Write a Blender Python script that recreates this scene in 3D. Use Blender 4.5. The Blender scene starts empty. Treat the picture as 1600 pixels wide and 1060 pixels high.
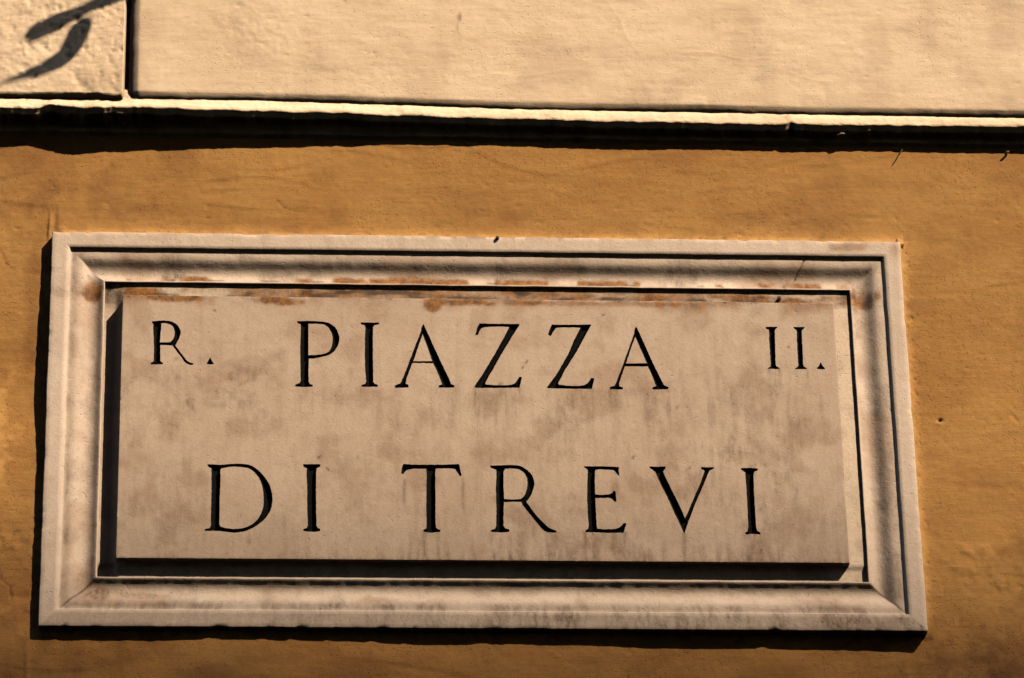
import bpy, bmesh, math
import numpy as np
from mathutils import Vector, Matrix
from mathutils.geometry import delaunay_2d_cdt

# ------------------------------------------------------------------ camera, sky, sun, exposure
SC = bpy.context.scene
COL = SC.collection
SUN = Vector((1.05, -1.0, 1.40)).normalized()          # towards the sun

cam_data = bpy.data.cameras.new("camera")
cam_data.sensor_width = 36.0
cam_data.lens = 36.0 * 6251.56 / 1600.0
cam_data.clip_start = 0.1
cam_data.clip_end = 500.0
cam = bpy.data.objects.new("camera", cam_data)
COL.objects.link(cam)
pitch, roll, yaw = 0.467833, -0.0224367, 0.0731777
fw = Vector((math.sin(yaw) * math.cos(pitch), math.cos(yaw) * math.cos(pitch), math.sin(pitch)))
r0 = Vector((math.cos(yaw), -math.sin(yaw), 0))
u0 = r0.cross(fw)
rr = math.cos(roll) * r0 + math.sin(roll) * u0
uu = -math.sin(roll) * r0 + math.cos(roll) * u0
M3 = Matrix((rr, uu, -fw)).transposed()
cam.matrix_world = Matrix.Translation((-0.37177, -5.75905, -2.75812)) @ M3.to_4x4()
SC.camera = cam

world = bpy.data.worlds.new("World")
SC.world = world
world.use_nodes = True
wn = world.node_tree
bg = wn.nodes["Background"]
sky = wn.nodes.new("ShaderNodeTexSky")
sky.sky_type = 'NISHITA'
sky.sun_disc = False
sky.sun_elevation = math.asin(SUN.z)
sky.sun_rotation = math.atan2(SUN.x, SUN.y)
wn.links.new(sky.outputs[0], bg.inputs[0])
bg.inputs[1].default_value = 0.11

sl = bpy.data.lights.new("sun", 'SUN')
sl.energy = 5.0
sl.angle = math.radians(0.53)
sl.color = (1.0, 0.86, 0.68)
so = bpy.data.objects.new("sun", sl)
COL.objects.link(so)
so.rotation_euler = (-SUN).to_track_quat('-Z', 'Y').to_euler()
so.location = (6, -6, 9)

SC.view_settings.view_transform = 'Standard'
SC.view_settings.look = 'None'
SC.view_settings.gamma = 1.0
SC.view_settings.exposure = 0.32
SC.cycles.diffuse_bounces = 0
SC.view_settings.use_curve_mapping = False

# ------------------------------------------------------------------ numeric noise
class Noise:
    def __init__(self, seed):
        r = np.random.RandomState(seed)
        self.t = r.rand(256, 256) * 2 - 1
    def __call__(self, x, z):
        xi = np.floor(x).astype(int); zi = np.floor(z).astype(int)
        fx = x - xi; fz = z - zi
        fx = fx * fx * (3 - 2 * fx); fz = fz * fz * (3 - 2 * fz)
        t = self.t
        a = t[xi % 256, zi % 256]; b = t[(xi + 1) % 256, zi % 256]
        c = t[xi % 256, (zi + 1) % 256]; d = t[(xi + 1) % 256, (zi + 1) % 256]
        return (a * (1 - fx) + b * fx) * (1 - fz) + (c * (1 - fx) + d * fx) * fz
    def fbm(self, x, z, f, octs=4, gain=0.5):
        s = 0; a = 1.0
        for k in range(octs):
            s = s + a * self(x * f + 17.3 * k, z * f - 9.1 * k); f = f * 2.03; a *= gain
        return s
N1, N2, N3, N4 = Noise(3), Noise(11), Noise(29), Noise(57)

def sstep(a, b, v):
    t = np.clip((v - a) / (b - a), 0, 1)
    return t * t * (3 - 2 * t)

def blob(x, z, cx, cz, rx, rz, ang=0.0):
    """soft ellipse, 1 in the middle and 0 outside, with a ragged rim"""
    c, s = math.cos(ang), math.sin(ang)
    dx = x - cx; dz = z - cz
    u = (dx * c + dz * s) / rx; v = (-dx * s + dz * c) / rz
    d = np.sqrt(u * u + v * v) + 0.35 * N2.fbm(x, z, 60, 3)
    return 1 - sstep(0.35, 1.1, d)

# ------------------------------------------------------------------ object helpers
def link(name, me, mat, parent=None):
    o = bpy.data.objects.new(name, me)
    COL.objects.link(o)
    if mat: me.materials.append(mat)
    if parent: o.parent = parent
    return o

def np_mesh(name, V, F, mat, parent=None, smooth=True, attrs=None):
    """V (n,3) world coordinates, F (m,k) ; parents are never rotated, only moved"""
    V = np.asarray(V, dtype=np.float32)
    if parent is not None:
        V = V - np.array(parent.location[:], dtype=np.float32)
    F = np.asarray(F, dtype=np.int32)
    me = bpy.data.meshes.new(name)
    k = F.shape[1]
    me.vertices.add(len(V)); me.vertices.foreach_set("co", V.ravel())
    me.loops.add(F.size); me.loops.foreach_set("vertex_index", F.ravel())
    me.polygons.add(len(F))
    me.polygons.foreach_set("loop_start", np.arange(0, F.size, k, dtype=np.int32))
    me.polygons.foreach_set("loop_total", np.full(len(F), k, dtype=np.int32))
    me.update(calc_edges=True); me.validate()
    me.polygons.foreach_set("use_smooth", np.full(len(me.polygons), smooth))
    if attrs:
        for an, av in attrs.items():
            a = me.attributes.new(an, 'FLOAT', 'POINT')
            a.data.foreach_set("value", np.asarray(av, dtype=np.float32).ravel())
    return link(name, me, mat, parent)

def empty(name, loc, label, cat):
    o = bpy.data.objects.new(name, None)
    COL.objects.link(o)
    o.location = loc
    o["label"] = label; o["category"] = cat
    return o

def grid_faces(nu, nv):
    i = np.arange(nu - 1)[:, None] * nv + np.arange(nv - 1)[None, :]
    return np.stack([i, i + nv, i + nv + 1, i + 1], -1).reshape(-1, 4)

def lines(lo, hi, dlo, dhi, step, extra=()):
    """coordinates: coarse outside dlo..dhi, fine inside, extra fine bands (a, b, step)"""
    c = [np.arange(dlo, dhi, step)]
    if lo < dlo: c.append(np.linspace(lo, dlo, 9)[:-1])
    if hi > dhi: c.append(np.linspace(dhi, hi, 9))
    for a, b, s in extra: c.append(np.arange(a, b, s))
    v = np.unique(np.round(np.concatenate(c), 5))
    keep = np.concatenate([[True], np.diff(v) > 0.0003])
    return v[keep]

def tube_verts(path, radii, n=10):
    P = [Vector(p) for p in path]; V = []; up = Vector((1, 0, 0.02)).normalized()
    for i, p in enumerate(P):
        t = (P[min(i + 1, len(P) - 1)] - P[max(i - 1, 0)]).normalized()
        a = up.cross(t)
        if a.length < 1e-3: a = Vector((0, 1, 0)).cross(t)
        a.normalize(); b = t.cross(a).normalized()
        ra, rb = radii[i] if isinstance(radii[i], tuple) else (radii[i], radii[i])
        for k in range(n):
            th = 2 * math.pi * k / n
            V.append(p + a * (ra * math.cos(th)) + b * (rb * math.sin(th)))
    return V

def tube(name, path, radii, mat, parent, n=10):
    V = tube_verts(path, radii, n); me = bpy.data.meshes.new(name); m = len(path)
    F = []
    for i in range(m - 1):
        for k in range(n):
            F.append((i * n + k, i * n + (k + 1) % n, (i + 1) * n + (k + 1) % n, (i + 1) * n + k))
    F.append(tuple(range(n))[::-1]); F.append(tuple((m - 1) * n + k for k in range(n)))
    loc = parent.location if parent else Vector()
    me.from_pydata([tuple(v - loc) for v in V], [], F); me.update()
    for pl in me.polygons: pl.use_smooth = len(pl.vertices) == 4
    return link(name, me, mat, parent)

def spline(pts, n=6):
    P = [np.array(q, float) for q in pts]; P = [2 * P[0] - P[1]] + P + [2 * P[-1] - P[-2]]; o = []
    for i in range(1, len(P) - 2):
        a, b, c, d = P[i - 1:i + 3]
        for k in range(n):
            t = k / n
            o.append(.5 * ((2 * b) + (c - a) * t + (2 * a - 5 * b + 4 * c - d) * t * t + (3 * b - a - 3 * c + d) * t ** 3))
    o.append(P[-2]); return [tuple(q) for q in o]

def box_mesh(name, lo, hi, mat, parent, bev=0.003):
    bm = bmesh.new(); bmesh.ops.create_cube(bm, size=1)
    lo = Vector(lo); hi = Vector(hi); c = (lo + hi) / 2; d = hi - lo
    loc = parent.location if parent else Vector()
    for v in bm.verts: v.co = Vector((v.co.x * d.x, v.co.y * d.y, v.co.z * d.z)) + c - loc
    if bev: bmesh.ops.bevel(bm, geom=bm.edges[:], offset=bev, segments=2, affect='EDGES')
    me = bpy.data.meshes.new(name); bm.to_mesh(me); bm.free()
    return link(name, me, mat, parent)

# ------------------------------------------------------------------ materials
class Mat:
    def __init__(self, name):
        self.m = bpy.data.materials.new(name); self.m.use_nodes = True
        self.t = self.m.node_tree; self.b = self.t.nodes["Principled BSDF"]
        self.geo = self.t.nodes.new("ShaderNodeNewGeometry")
        self.pos = self.geo.outputs["Position"]
    def n(self, k): return self.t.nodes.new(k)
    def l(self, a, b): self.t.links.new(a, b)
    def mapped(self, scale, off=(0, 0, 0)):
        mp = self.n("ShaderNodeMapping"); mp.inputs["Scale"].default_value = scale
        mp.inputs["Location"].default_value = off; self.l(self.pos, mp.inputs["Vector"])
        return mp.outputs[0]
    def noise(self, scale, detail=6, rough=0.6, vec=None, dist=0.0):
        t = self.n("ShaderNodeTexNoise"); t.inputs["Scale"].default_value = scale
        t.inputs["Detail"].default_value = detail; t.inputs["Roughness"].default_value = rough
        t.inputs["Distortion"].default_value = dist
        self.l(vec or self.pos, t.inputs["Vector"]); return t.outputs[0]
    def rng(self, v, a, b, c=0.0, d=1.0):
        r = self.n("ShaderNodeMapRange"); r.inputs[1].default_value = a; r.inputs[2].default_value = b
        r.inputs[3].default_value = c; r.inputs[4].default_value = d
        self.l(v, r.inputs[0]); return r.outputs[0]
    def math(self, op, a, b):
        m = self.n("ShaderNodeMath"); m.operation = op
        for i, v in enumerate((a, b)):
            if isinstance(v, (int, float)): m.inputs[i].default_value = v
            else: self.l(v, m.inputs[i])
        return m.outputs[0]
    def attr(self, name):
        a = self.n("ShaderNodeAttribute"); a.attribute_name = name; return a.outputs["Fac"]
    def mix(self, fac, a, b, mode='MIX'):
        m = self.n("ShaderNodeMix"); m.data_type = 'RGBA'; m.blend_type = mode
        if isinstance(fac, (int, float)): m.inputs[0].default_value = fac
        else: self.l(fac, m.inputs[0])
        for i, v in ((6, a), (7, b)):
            if isinstance(v, tuple): m.inputs[i].default_value = (*v, 1)
            else: self.l(v, m.inputs[i])
        return m.outputs[2]
    def bump(self, h, dist, strength=1.0, prev=None):
        b = self.n("ShaderNodeBump"); b.inputs["Distance"].default_value = dist
        b.inputs["Strength"].default_value = strength; self.l(h, b.inputs["Height"])
        if prev: self.l(prev, b.inputs["Normal"])
        return b.outputs[0]
    def done(self, col, normal=None, rough=0.8, spec=0.25):
        if isinstance(col, tuple): self.b.inputs["Base Color"].default_value = (*col, 1)
        else: self.l(col, self.b.inputs["Base Color"])
        if isinstance(rough, float): self.b.inputs["Roughness"].default_value = rough
        else: self.l(rough, self.b.inputs["Roughness"])
        self.b.inputs["Specular IOR Level"].default_value = spec
        if normal: self.l(normal, self.b.inputs["Normal"])
        return self.m

def plaster(name, c1, c2, dark, stain_col, bump=1.0):
    q = Mat(name)
    big = q.noise(3.0, 5, .6, q.mapped((1, 1, 1.6)))
    mid = q.noise(14, 6, .65, q.mapped((.6, 1, 1.5), (3, 0, 1)), .6)
    trowel = q.noise(60, 5, .6, q.mapped((.18, 1, 1.6), (1, 0, 4)), .3)
    grain = q.noise(420, 4, .7)
    fine = q.noise(1100, 2, .6)
    c = q.mix(q.rng(big, .35, .65), c1, c2)
    c = q.mix(q.math('MULTIPLY', q.rng(mid, .48, .80), .45), c, dark)
    c = q.mix(q.math('MULTIPLY', q.rng(trowel, .52, .75), .25), c, dark)
    c = q.mix(q.math('MULTIPLY', q.rng(grain, .5, .8), .35), c, dark)
    med = q.noise(210, 4, .7, q.mapped((.7, 1, 1), (8, 8, 8)))
    c = q.mix(q.math('MULTIPLY', q.rng(med, .46, .80), .40), c, dark)
    vst = q.noise(26, 5, .7, q.mapped((1, 1, .22), (2, 2, 2)), .5)
    c = q.mix(q.math('MULTIPLY', q.rng(vst, .50, .82), .38), c, dark)
    # dirt specks
    sp = q.noise(150, 3, .7, q.mapped((1, 1, 1), (7, 2, 5)))
    c = q.mix(q.math('MULTIPLY', q.rng(sp, .68, .76), .55), c, stain_col)
    c = q.mix(q.attr("stain"), c, stain_col)
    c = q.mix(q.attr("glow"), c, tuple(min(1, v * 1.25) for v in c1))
    h = q.bump(trowel, .0007 * bump, 1)
    h = q.bump(q.noise(85, 4, .55, q.mapped((.8, 1, 1))), .00045 * bump, 1, h)
    grit = q.rng(q.noise(230, 3, .6), .30, .40)
    calm = q.rng(q.noise(7, 4, .6, q.mapped((1, 1, 1), (6, 1, 2))), .44, .58)
    h = q.bump(q.math('MAXIMUM', grit, calm), .0007 * bump, 1, h)
    h = q.bump(q.rng(q.noise(190, 3, .6, q.mapped((1, 1, 1), (5, 5, 5))), .66, .74), .0007 * bump, 1, h)
    h = q.bump(grain, .0004 * bump, 1, h)
    h = q.bump(fine, .0002 * bump, 1, h)
    return q.done(c, h, .88, .15)

M_OCHRE = plaster("ochre_plaster", (.485, .252, .074), (.415, .196, .054), (.30, .122, .036), (.135, .050, .018))
M_CREAM = plaster("cream_plaster", (.86, .63, .42), (.80, .55, .345), (.62, .385, .22), (.22, .12, .06), .8)

def marble(name, base1, base2, vein, bump=1.0):
    q = Mat(name)
    big = q.noise(6, 6, .65, q.mapped((1, 1, 1.2)), .8)
    mot = q.noise(38, 6, .7, None, .5)
    streak = q.noise(70, 4, .6, q.mapped((1, 1, .10)))
    grain = q.noise(700, 3, .7)
    c = q.mix(q.rng(big, .34, .66), base1, base2)
    c = q.mix(q.math('MULTIPLY', q.rng(mot, .50, .85), .45), c, vein)
    c = q.mix(q.math('MULTIPLY', q.rng(streak, .5, .72), .22), c, vein)
    c = q.mix(q.math('MULTIPLY', q.rng(grain, .5, .8), .30), c, vein)
    med = q.noise(230, 4, .75, q.mapped((1, 1, .7), (8, 8, 8)))
    c = q.mix(q.math('MULTIPLY', q.rng(med, .47, .80), .42), c, vein)
    med2 = q.noise(75, 5, .75, q.mapped((1, 1, .6), (4, 8, 1)), .5)
    c = q.mix(q.math('MULTIPLY', q.rng(med2, .55, .75), .30), c, vein)
    sp = q.noise(110, 3, .7, q.mapped((1, 1, 1), (2, 9, 3)))
    c = q.mix(q.math('MULTIPLY', q.rng(sp, .69, .78), .5), c, (.16, .10, .06))
    brk = q.rng(q.noise(150, 5, .8, q.mapped((1, 1, .40))), .36, .62, .35, 1.10)
    so_ = q.math('MULTIPLY', q.attr("soot"), brk)
    c = q.mix(so_, c, (.155, .090, .052))
    ru = q.math('MULTIPLY', q.attr("rust"), q.rng(q.noise(120, 5, .75, None, .6), .34, .50, .86, 1.08))
    rc = q.mix(q.rng(q.noise(70, 5, .7), .42, .60), (.32, .118, .013), (.13, .045, .007))
    c = q.mix(ru, c, rc)
    c = q.mix(q.attr("char"), c, (.045, .022, .012))
    h = q.bump(mot, .0006 * bump, 1)
    h = q.bump(q.noise(240, 4, .7), .00055 * bump, 1, h)
    calm = q.rng(q.noise(12, 4, .6, q.mapped((1, 1, 1), (6, 1, 2))), .45, .60)
    h = q.bump(q.math('MAXIMUM', q.rng(q.noise(160, 3, .6, q.mapped((1, 1, 1), (3, 1, 7))), .28, .36), calm), .0008 * bump, 1, h)
    h = q.bump(grain, .00012 * bump, 1, h)
    return q.done(c, h, .66, .3)

M_MARBLE = marble("weathered_marble", (.74, .57, .43), (.63, .465, .34), (.42, .275, .18))
M_CLEAN = marble("clean_marble", (.84, .64, .46), (.74, .55, .385), (.52, .35, .22))
M_PANEL = marble("inscribed_marble", (.62, .455, .325), (.53, .37, .255), (.36, .22, .135), .8)

q = Mat("letter_paint")
n_ = q.noise(300, 4, .7)
M_LETTER = q.done(q.mix(q.rng(n_, .4, .7), (.004, .0042, .0045), (.009, .0085, .008)), q.bump(n_, .0003), .8, .05)

q = Mat("rusty_iron")
n_ = q.noise(160, 5, .7)
M_IRON = q.done(q.mix(q.rng(n_, .4, .62), (.02, .018, .016), (.075, .035, .018)), q.bump(n_, .0008), .6, .4)

q = Mat("dry_straw")
M_STRAW = q.done(q.mix(q.rng(q.noise(400), .4, .6), (.14, .085, .035), (.05, .03, .015)), None, .8, .2)

q = Mat("joint_mortar")
n_ = q.noise(90, 6, .7)
M_JOINT = q.done(q.mix(q.rng(n_, .4, .65), (.24, .15, .09), (.12, .075, .045)), q.bump(n_, .002), .9, .15)

q = Mat("cobbles")
vo = q.n("ShaderNodeTexVoronoi"); vo.feature = 'DISTANCE_TO_EDGE'; vo.inputs["Scale"].default_value = 9
q.l(q.pos, vo.inputs["Vector"])
M_COBBLE = q.done(q.mix(q.rng(vo.outputs[0], .0, .08), (.03, .026, .022), (.075, .07, .066)), q.bump(q.rng(vo.outputs[0], 0, .1), .01), .7, .3)

def simple(name, a, b, sc, rough=.85):
    q = Mat(name); n_ = q.noise(sc, 5, .65)
    return q.done(q.mix(q.rng(n_, .4, .62), a, b), q.bump(n_, .01), rough, .2)
M_FAR = simple("umber_render", (.22, .12, .06), (.16, .085, .045), .6)
M_TRIM = simple("grey_travertine", (.30, .24, .18), (.22, .17, .13), 2)
M_TILE = simple("roof_tile", (.22, .09, .05), (.13, .06, .035), 5)
M_PANE = simple("dark_pane", (.02, .022, .025), (.03, .03, .03), 2, .12)

q = Mat("lantern_glass")
q.b.inputs["Transmission Weight"].default_value = .9
M_GLASS = q.done((.85, .85, .8), None, .15, .5)


# ------------------------------------------------------------------ ground
GZ = -4.36
gx = np.array([-120, -30, -6, 0, 6, 30, 120.0]); gy = np.array([-160, -60, -20, -6, -1, 0.2])
G = np.array([(x, y, GZ) for x in gx for y in gy])
gr = np_mesh("pavement", G, grid_faces(len(gx), len(gy)), M_COBBLE, smooth=False)
gr["kind"] = "structure"

# ------------------------------------------------------------------ unseen building added across the square, roofline set to dim the low wall
pal = empty("added_palace", (0, -22, GZ), "tall umber building added out of view across the square, its eaves set to clip the low sunlight", "added_palace")
EAVE = -.345 + 1.4 * 22
box_mesh("added_palace_wall", (-45, -36, GZ), (45, -22.9, EAVE - .8), M_FAR, pal, 0)
box_mesh("eaves_cornice", (-45.6, -36.6, EAVE - .78), (45.6, -22.0, EAVE), M_TRIM, pal, .0)
rf = bpy.data.meshes.new("roof")
rf.from_pydata([(-45, -13.5, EAVE - GZ + .01), (45, -13.5, EAVE - GZ + .01), (45, -1.6, EAVE - GZ + .01), (-45, -1.6, EAVE - GZ + .01), (-38, -7.5, EAVE - GZ + 2.6), (38, -7.5, EAVE - GZ + 2.6)], [],
               [(3, 2, 5, 4), (1, 0, 4, 5), (0, 3, 4), (2, 1, 5), (0, 1, 2, 3)])
link("roof", rf, M_TILE, pal)
wf = box_mesh("window_frame", (-.95, -.14, -1.35), (.95, .10, 1.35), M_TRIM, None, 0)
wp = box_mesh("window_pane", (-.7, .10, -1.1), (.7, .13, 1.1), M_PANE, None, 0)
first = True
for row in range(5):
    for c_ in range(15):
        f_, p_ = (wf, wp) if first else (wf.copy(), wp.copy())
        if not first: COL.objects.link(f_); COL.objects.link(p_)
        first = False
        f_.parent = pal; f_.location = (-42 + 6 * c_, -.9, 4 + 6 * row); p_.parent = f_; p_.location = (0, 0, 0)

# ------------------------------------------------------------------ building facade
bld = empty("building_facade", (0, 0, GZ),
            "plastered street facade, ochre below and cream stone blocks above a thin ledge", "building")

HW, HH = 0.695, 0.3472          # half size of the plaque
ANCH = np.array([(-.72, .30, .0175), (-.73, .1, .0215), (-.73, -.12, .0135), (-.71, -.34, .0135), (-.35, -.37, .0125),
                 (0, -.37, .0160), (.35, -.37, .0185), (.69, -.38, .0205), (0, .45, .0165), (-.7, .5, .016), (.7, .5, .0165),
                 (.85, .1, .015), (.85, -.3, .018), (-1.2, 0, .018), (1.4, 0, .016), (0, -1, .018)])
def wall_depth(x, z):
    """hand-floated plaster: how far the wall lies behind the plaque's face"""
    w = 0; s = 0
    for ax, az, t in ANCH:
        k = 1 / (((x - ax) ** 2 + (z - az) ** 2) + .004) ** 1.5
        w = w + k; s = s + k * t
    return s / w

PITS = [(.7115, -.019 + .044, .0050, .0055)]
def px_pit(x, z, cx, cz, r, d): return d * np.exp(-(((x - cx) / (1.6 * r)) ** 2 + ((z - cz) / r) ** 2))

# ochre wall ------------------------------------------------------
xs = lines(-4, 4, -.86, 1.02, .0026, [(.690, .712, .0011), (-.715, -.675, .0013)])
zs = lines(GZ, .535, -.50, .530, .0026, [(.345, .362, .0011), (-.365, -.35, .002)])
X, Z = np.meshgrid(xs, zs, indexing='ij')
Y = wall_depth(X, Z)
Y -= .0008 * N1.fbm(X, Z, 9, 3) + .00016 * N2.fbm(X * .35, Z, 45, 3) + .00022 * N3.fbm(X, Z, 140, 2)
# plaster feathered on to the top and the right edge of the plaque
rag = .0016 * N4.fbm(X, Z, 70, 3)
dt = Z - HH + rag * .5
kt = np.exp(-np.clip(dt, 0, 1) / .0075) * (np.abs(X) < HW + .008) * (dt > -.004)
kt *= .8 + .2 * N3.fbm(X, Z, 30, 2)
dr = X - HW + rag * .5
kr = np.exp(-np.clip(dr, 0, 1) / .0050) * (np.abs(Z) < HH + .008) * (dr > -.004)
kr *= .78 + .2 * N3.fbm(X + 3, Z, 26, 2)
foot_ = sstep(.001, .008, HW - np.abs(X)) * sstep(.001, .008, HH - np.abs(Z))
kk = np.clip(np.maximum(kt * sstep(-.70, -.675, X), kr * sstep(-.36, -.30, Z)), 0, 1)
Y = Y * (1 - kk) + (.0012 + .0006 * rag / .0016 * .5) * kk
Y = Y + foot_ * (.040 - Y)          # the bed cut for the slab
# an old vertical repair seam above the upper left corner, and a soft one below the lower left
def seam(cx, z0, z1, w, h):
    return h * np.exp(-((X - cx - .003 * N2(X * 0 + 3, Z * 40)) / w) ** 2) * sstep(z0 - .015, z0, Z) * (1 - sstep(z1 - .05, z1, Z))
Y -= seam(-.702, .350, .41, .0028, .0022)
Y += seam(-.694, .352, .42, .0045, .0015)
Y -= seam(-.712, -.6, -.35, .005, .0012)
# pits and knocks
rs = np.random.RandomState(5)
for k in range(110):
    if k < 70: cx = rs.uniform(.699, .711); cz = rs.uniform(-.33, .34)
    else: cx = rs.uniform(-.68, .70); cz = rs.uniform(.350, .357)
    Y += px_pit(X, Z, cx, cz, rs.uniform(.0008, .0018), rs.uniform(.0006, .0020))
for k in range(150):
    cx = rs.uniform(-.84, .98); cz = rs.uniform(-.44, .52); r = rs.uniform(.0012, .0028)
    if rs.rand() < .5: cz = .36 + abs(rs.normal(0, .06)); 
    Y += px_pit(X, Z, cx, cz, r, rs.uniform(.0004, .0013))
Y += px_pit(X, Z, .7420, .028, .0024, .0055) 
Y -= px_pit(X, Z, .7400, .022, .0035, .0012)
Y += .0012 * np.exp(-(((X - .865) * .75 + (Z - .032) * .65) / .002) ** 2 - (((X - .865) * .65 - (Z - .032) * .75) / .012) ** 2)
Y += .0022 * blob(X, Z, -.79, -.20, .05, .035) + .0015 * blob(X, Z, -.80, .22, .02, .10)
Y -= .0016 * blob(X, Z, .86, -.22, .12, .05)
stain = .15 * blob(X, Z, .53, .385, .09, .012) + .12 * blob(X, Z, .47, .40, .06, .02) + .25 * blob(X, Z, -.72, .22, .02, .16) \
    + .35 * blob(X, Z, -.74, -.25, .06, .07) + .30 * blob(X, Z, .90, -.20, .10, .05) + .10 * blob(X, Z, .62, .41, .05, .03)
stain += .14 * sstep(.05, .9, N3.fbm(X, Z, 7, 4)) + .16 * sstep(.1, .8, N2.fbm(X * .4, Z, 30, 3))
edge = np.exp(-np.clip(np.maximum(np.abs(X) - HW, np.abs(Z) - HH) - .008, 0, 1) / .012)
stain += .30 * blob(X, Z, -.62, .42, .10, .06) * sstep(-.6, .6, N4.fbm(X, Z * .3, 30, 3)) + .18 * blob(X, Z, -.2, .39, .3, .03) * sstep(-.3, .8, N4.fbm(X * .3, Z, 60, 3))
stain += .38 * edge * sstep(-.1, .7, N1.fbm(X, Z, 60, 3))
stain += .40 * sstep(-.27, -.46, Z) * (0.75 + .5 * N1.fbm(X, Z, 11, 3))      # darker towards the bottom, broken by noise
glow = 1.0 * blob(X, Z, -.80, -.03, .060, .17) + .75 * kk + .18 * sstep(.2, .8, N4.fbm(X, Z, 6, 3))  # yellow patch, random lightening, and the sunlit plaster rim painted brighter
stain += .28 * blob(X, Z, -.80, -.40, .25, .12) + .32 * blob(X, Z, .95, -.42, .30, .16) + .20 * blob(X, Z, -.76, .47, .16, .10) + .16 * blob(X, Z, .98, .2, .12, .2)
for k in range(34):
    cx = rs.uniform(-.8, .95); cz = rs.choice([rs.uniform(.36, .52), rs.uniform(-.45, .5)]); a_ = rs.uniform(-.25, .25); L_ = rs.uniform(.03, .10)
    c_, s_ = math.cos(a_), math.sin(a_)
    p_ = (X - cx) * c_ + (Z - cz) * s_; q_ = -(X - cx) * s_ + (Z - cz) * c_ + rs.uniform(-2, 2) * p_ * p_
    Y -= rs.uniform(.0002, .0005) * np.tanh(q_ / .0022) * np.exp(-(q_ / .010) ** 2) * np.exp(-(p_ / L_) ** 4)
# hairline cracks and old drips
for pts_ in ([(-.79, .33), (-.775, .315), (-.768, .296), (-.752, .283)], [(-.762, -.24), (-.755, -.262), (-.741, -.275), (-.737, -.30)],
             [(.93, .18), (.915, .15), (.918, .13)], [(-.33, .42), (-.318, .405), (-.30, .400)], [(.22, -.41), (.224, -.44), (.219, -.47)]):
    for (xa, za), (xb, zb2) in zip(pts_[:-1], pts_[1:]):
        vx, vz = xb - xa, zb2 - za; q2 = vx * vx + vz * vz
        tt = np.clip(((X - xa) * vx + (Z - za) * vz) / q2, 0, 1)
        dd_ = np.hypot(X - xa - tt * vx, Z - za - tt * vz) + .0008 * N2.fbm(X, Z, 120, 2)
        stain += .45 * np.exp(-(dd_ / .0016) ** 2); Y += .0005 * np.exp(-(dd_ / .0016) ** 2)
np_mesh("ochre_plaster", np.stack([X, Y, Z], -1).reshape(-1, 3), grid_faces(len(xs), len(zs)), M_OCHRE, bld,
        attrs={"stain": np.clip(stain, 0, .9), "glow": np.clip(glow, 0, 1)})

# ledge -----------------------------------------------------------
lx = np.array([-.787, -.70, -.63, -.555, -.47, -.366, -.28, -.155, -.05, .06, .27, .487, .70, .92])
l0 = np.array([.5686, .5715, .5725, .5740, .5715, .5707, .5695, .5668, .5645, .5630, .5603, .5601, .5612, .5622])
ls = np.array([.5070, .5107, .4961, .5033, .5080, .5140, .5185, .5225, .5234, .5239, .5215, .5226, .5242, .5239])
lyc = (.017 - (l0 + .006 - ls) / 1.4) / 1.357
lzl = l0 - .5 * (-lyc - .012)
xs = lines(-4, 4, -.86, 1.02, .0018)
yc = np.interp(xs, lx, lyc) ; zl = np.interp(xs, lx, lzl)
def zb_of(x): return np.interp(x, [-.79, -.59, -.565, -.37, .06, .27, .92], [.6085, .6082, .6120, .6125, .6031, .6018, .5995])
for _ in range(2):
    yc = np.convolve(np.pad(yc, 6, 'edge'), np.ones(13) / 13, 'valid'); zl = np.convolve(np.pad(zl, 6, 'edge'), np.ones(13) / 13, 'valid')
zero = np.zeros_like(xs)
rough_l = 1 - .75 * sstep(-.60, -.50, xs)           # the left end is more broken
yc = yc + .0006 * N1.fbm(xs, zero, 50, 3)
zl = zl + (.0006 + .0010 * rough_l) * N2.fbm(xs, zero, 60, 4)
# chips in the lip
for cx, w, h in ((.525, .006, .0035), (-.50, .012, .002), (-.22, .02, .0018), (-.09, .018, .002), (.31, .01, .0012), (-.70, .03, .003)):
    zl = zl + h * np.exp(-((xs - cx) / w) ** 2)
zb = zb_of(xs)
prof = [(.030, zb + .030), (.0130, zb + .012), (.0105, zb + .001), (.0095, zb - .0050), (.0074, zb - .0102), (.0030, zb - .0140),
        (yc * .35 - .0005, zl + .0185), (yc * .62 - .001, zl + .0125), (yc * .85, zl + .0080), (yc * .97, zl + .0045), (yc, zl + .0018),
        (yc + .0004, zl + .0002), (yc + .0025, zl - .0020), (yc + .0049, zl - .0048), (yc + .0071, zl - .0079),
        (yc * .3 + .010, zl - .0105), (zero + .0135, np.minimum(zl - .0115, .5500)), (zero + .0155, zero + .5470), (zero + .0165, zero + .5435), (zero + .030, zero + .5425), (zero + .06, zero + .5425)]
P = np.stack([np.stack([xs, zero + a, zero + b], -1) for a, b in prof], 1)      # (nx, np, 3)
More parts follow.
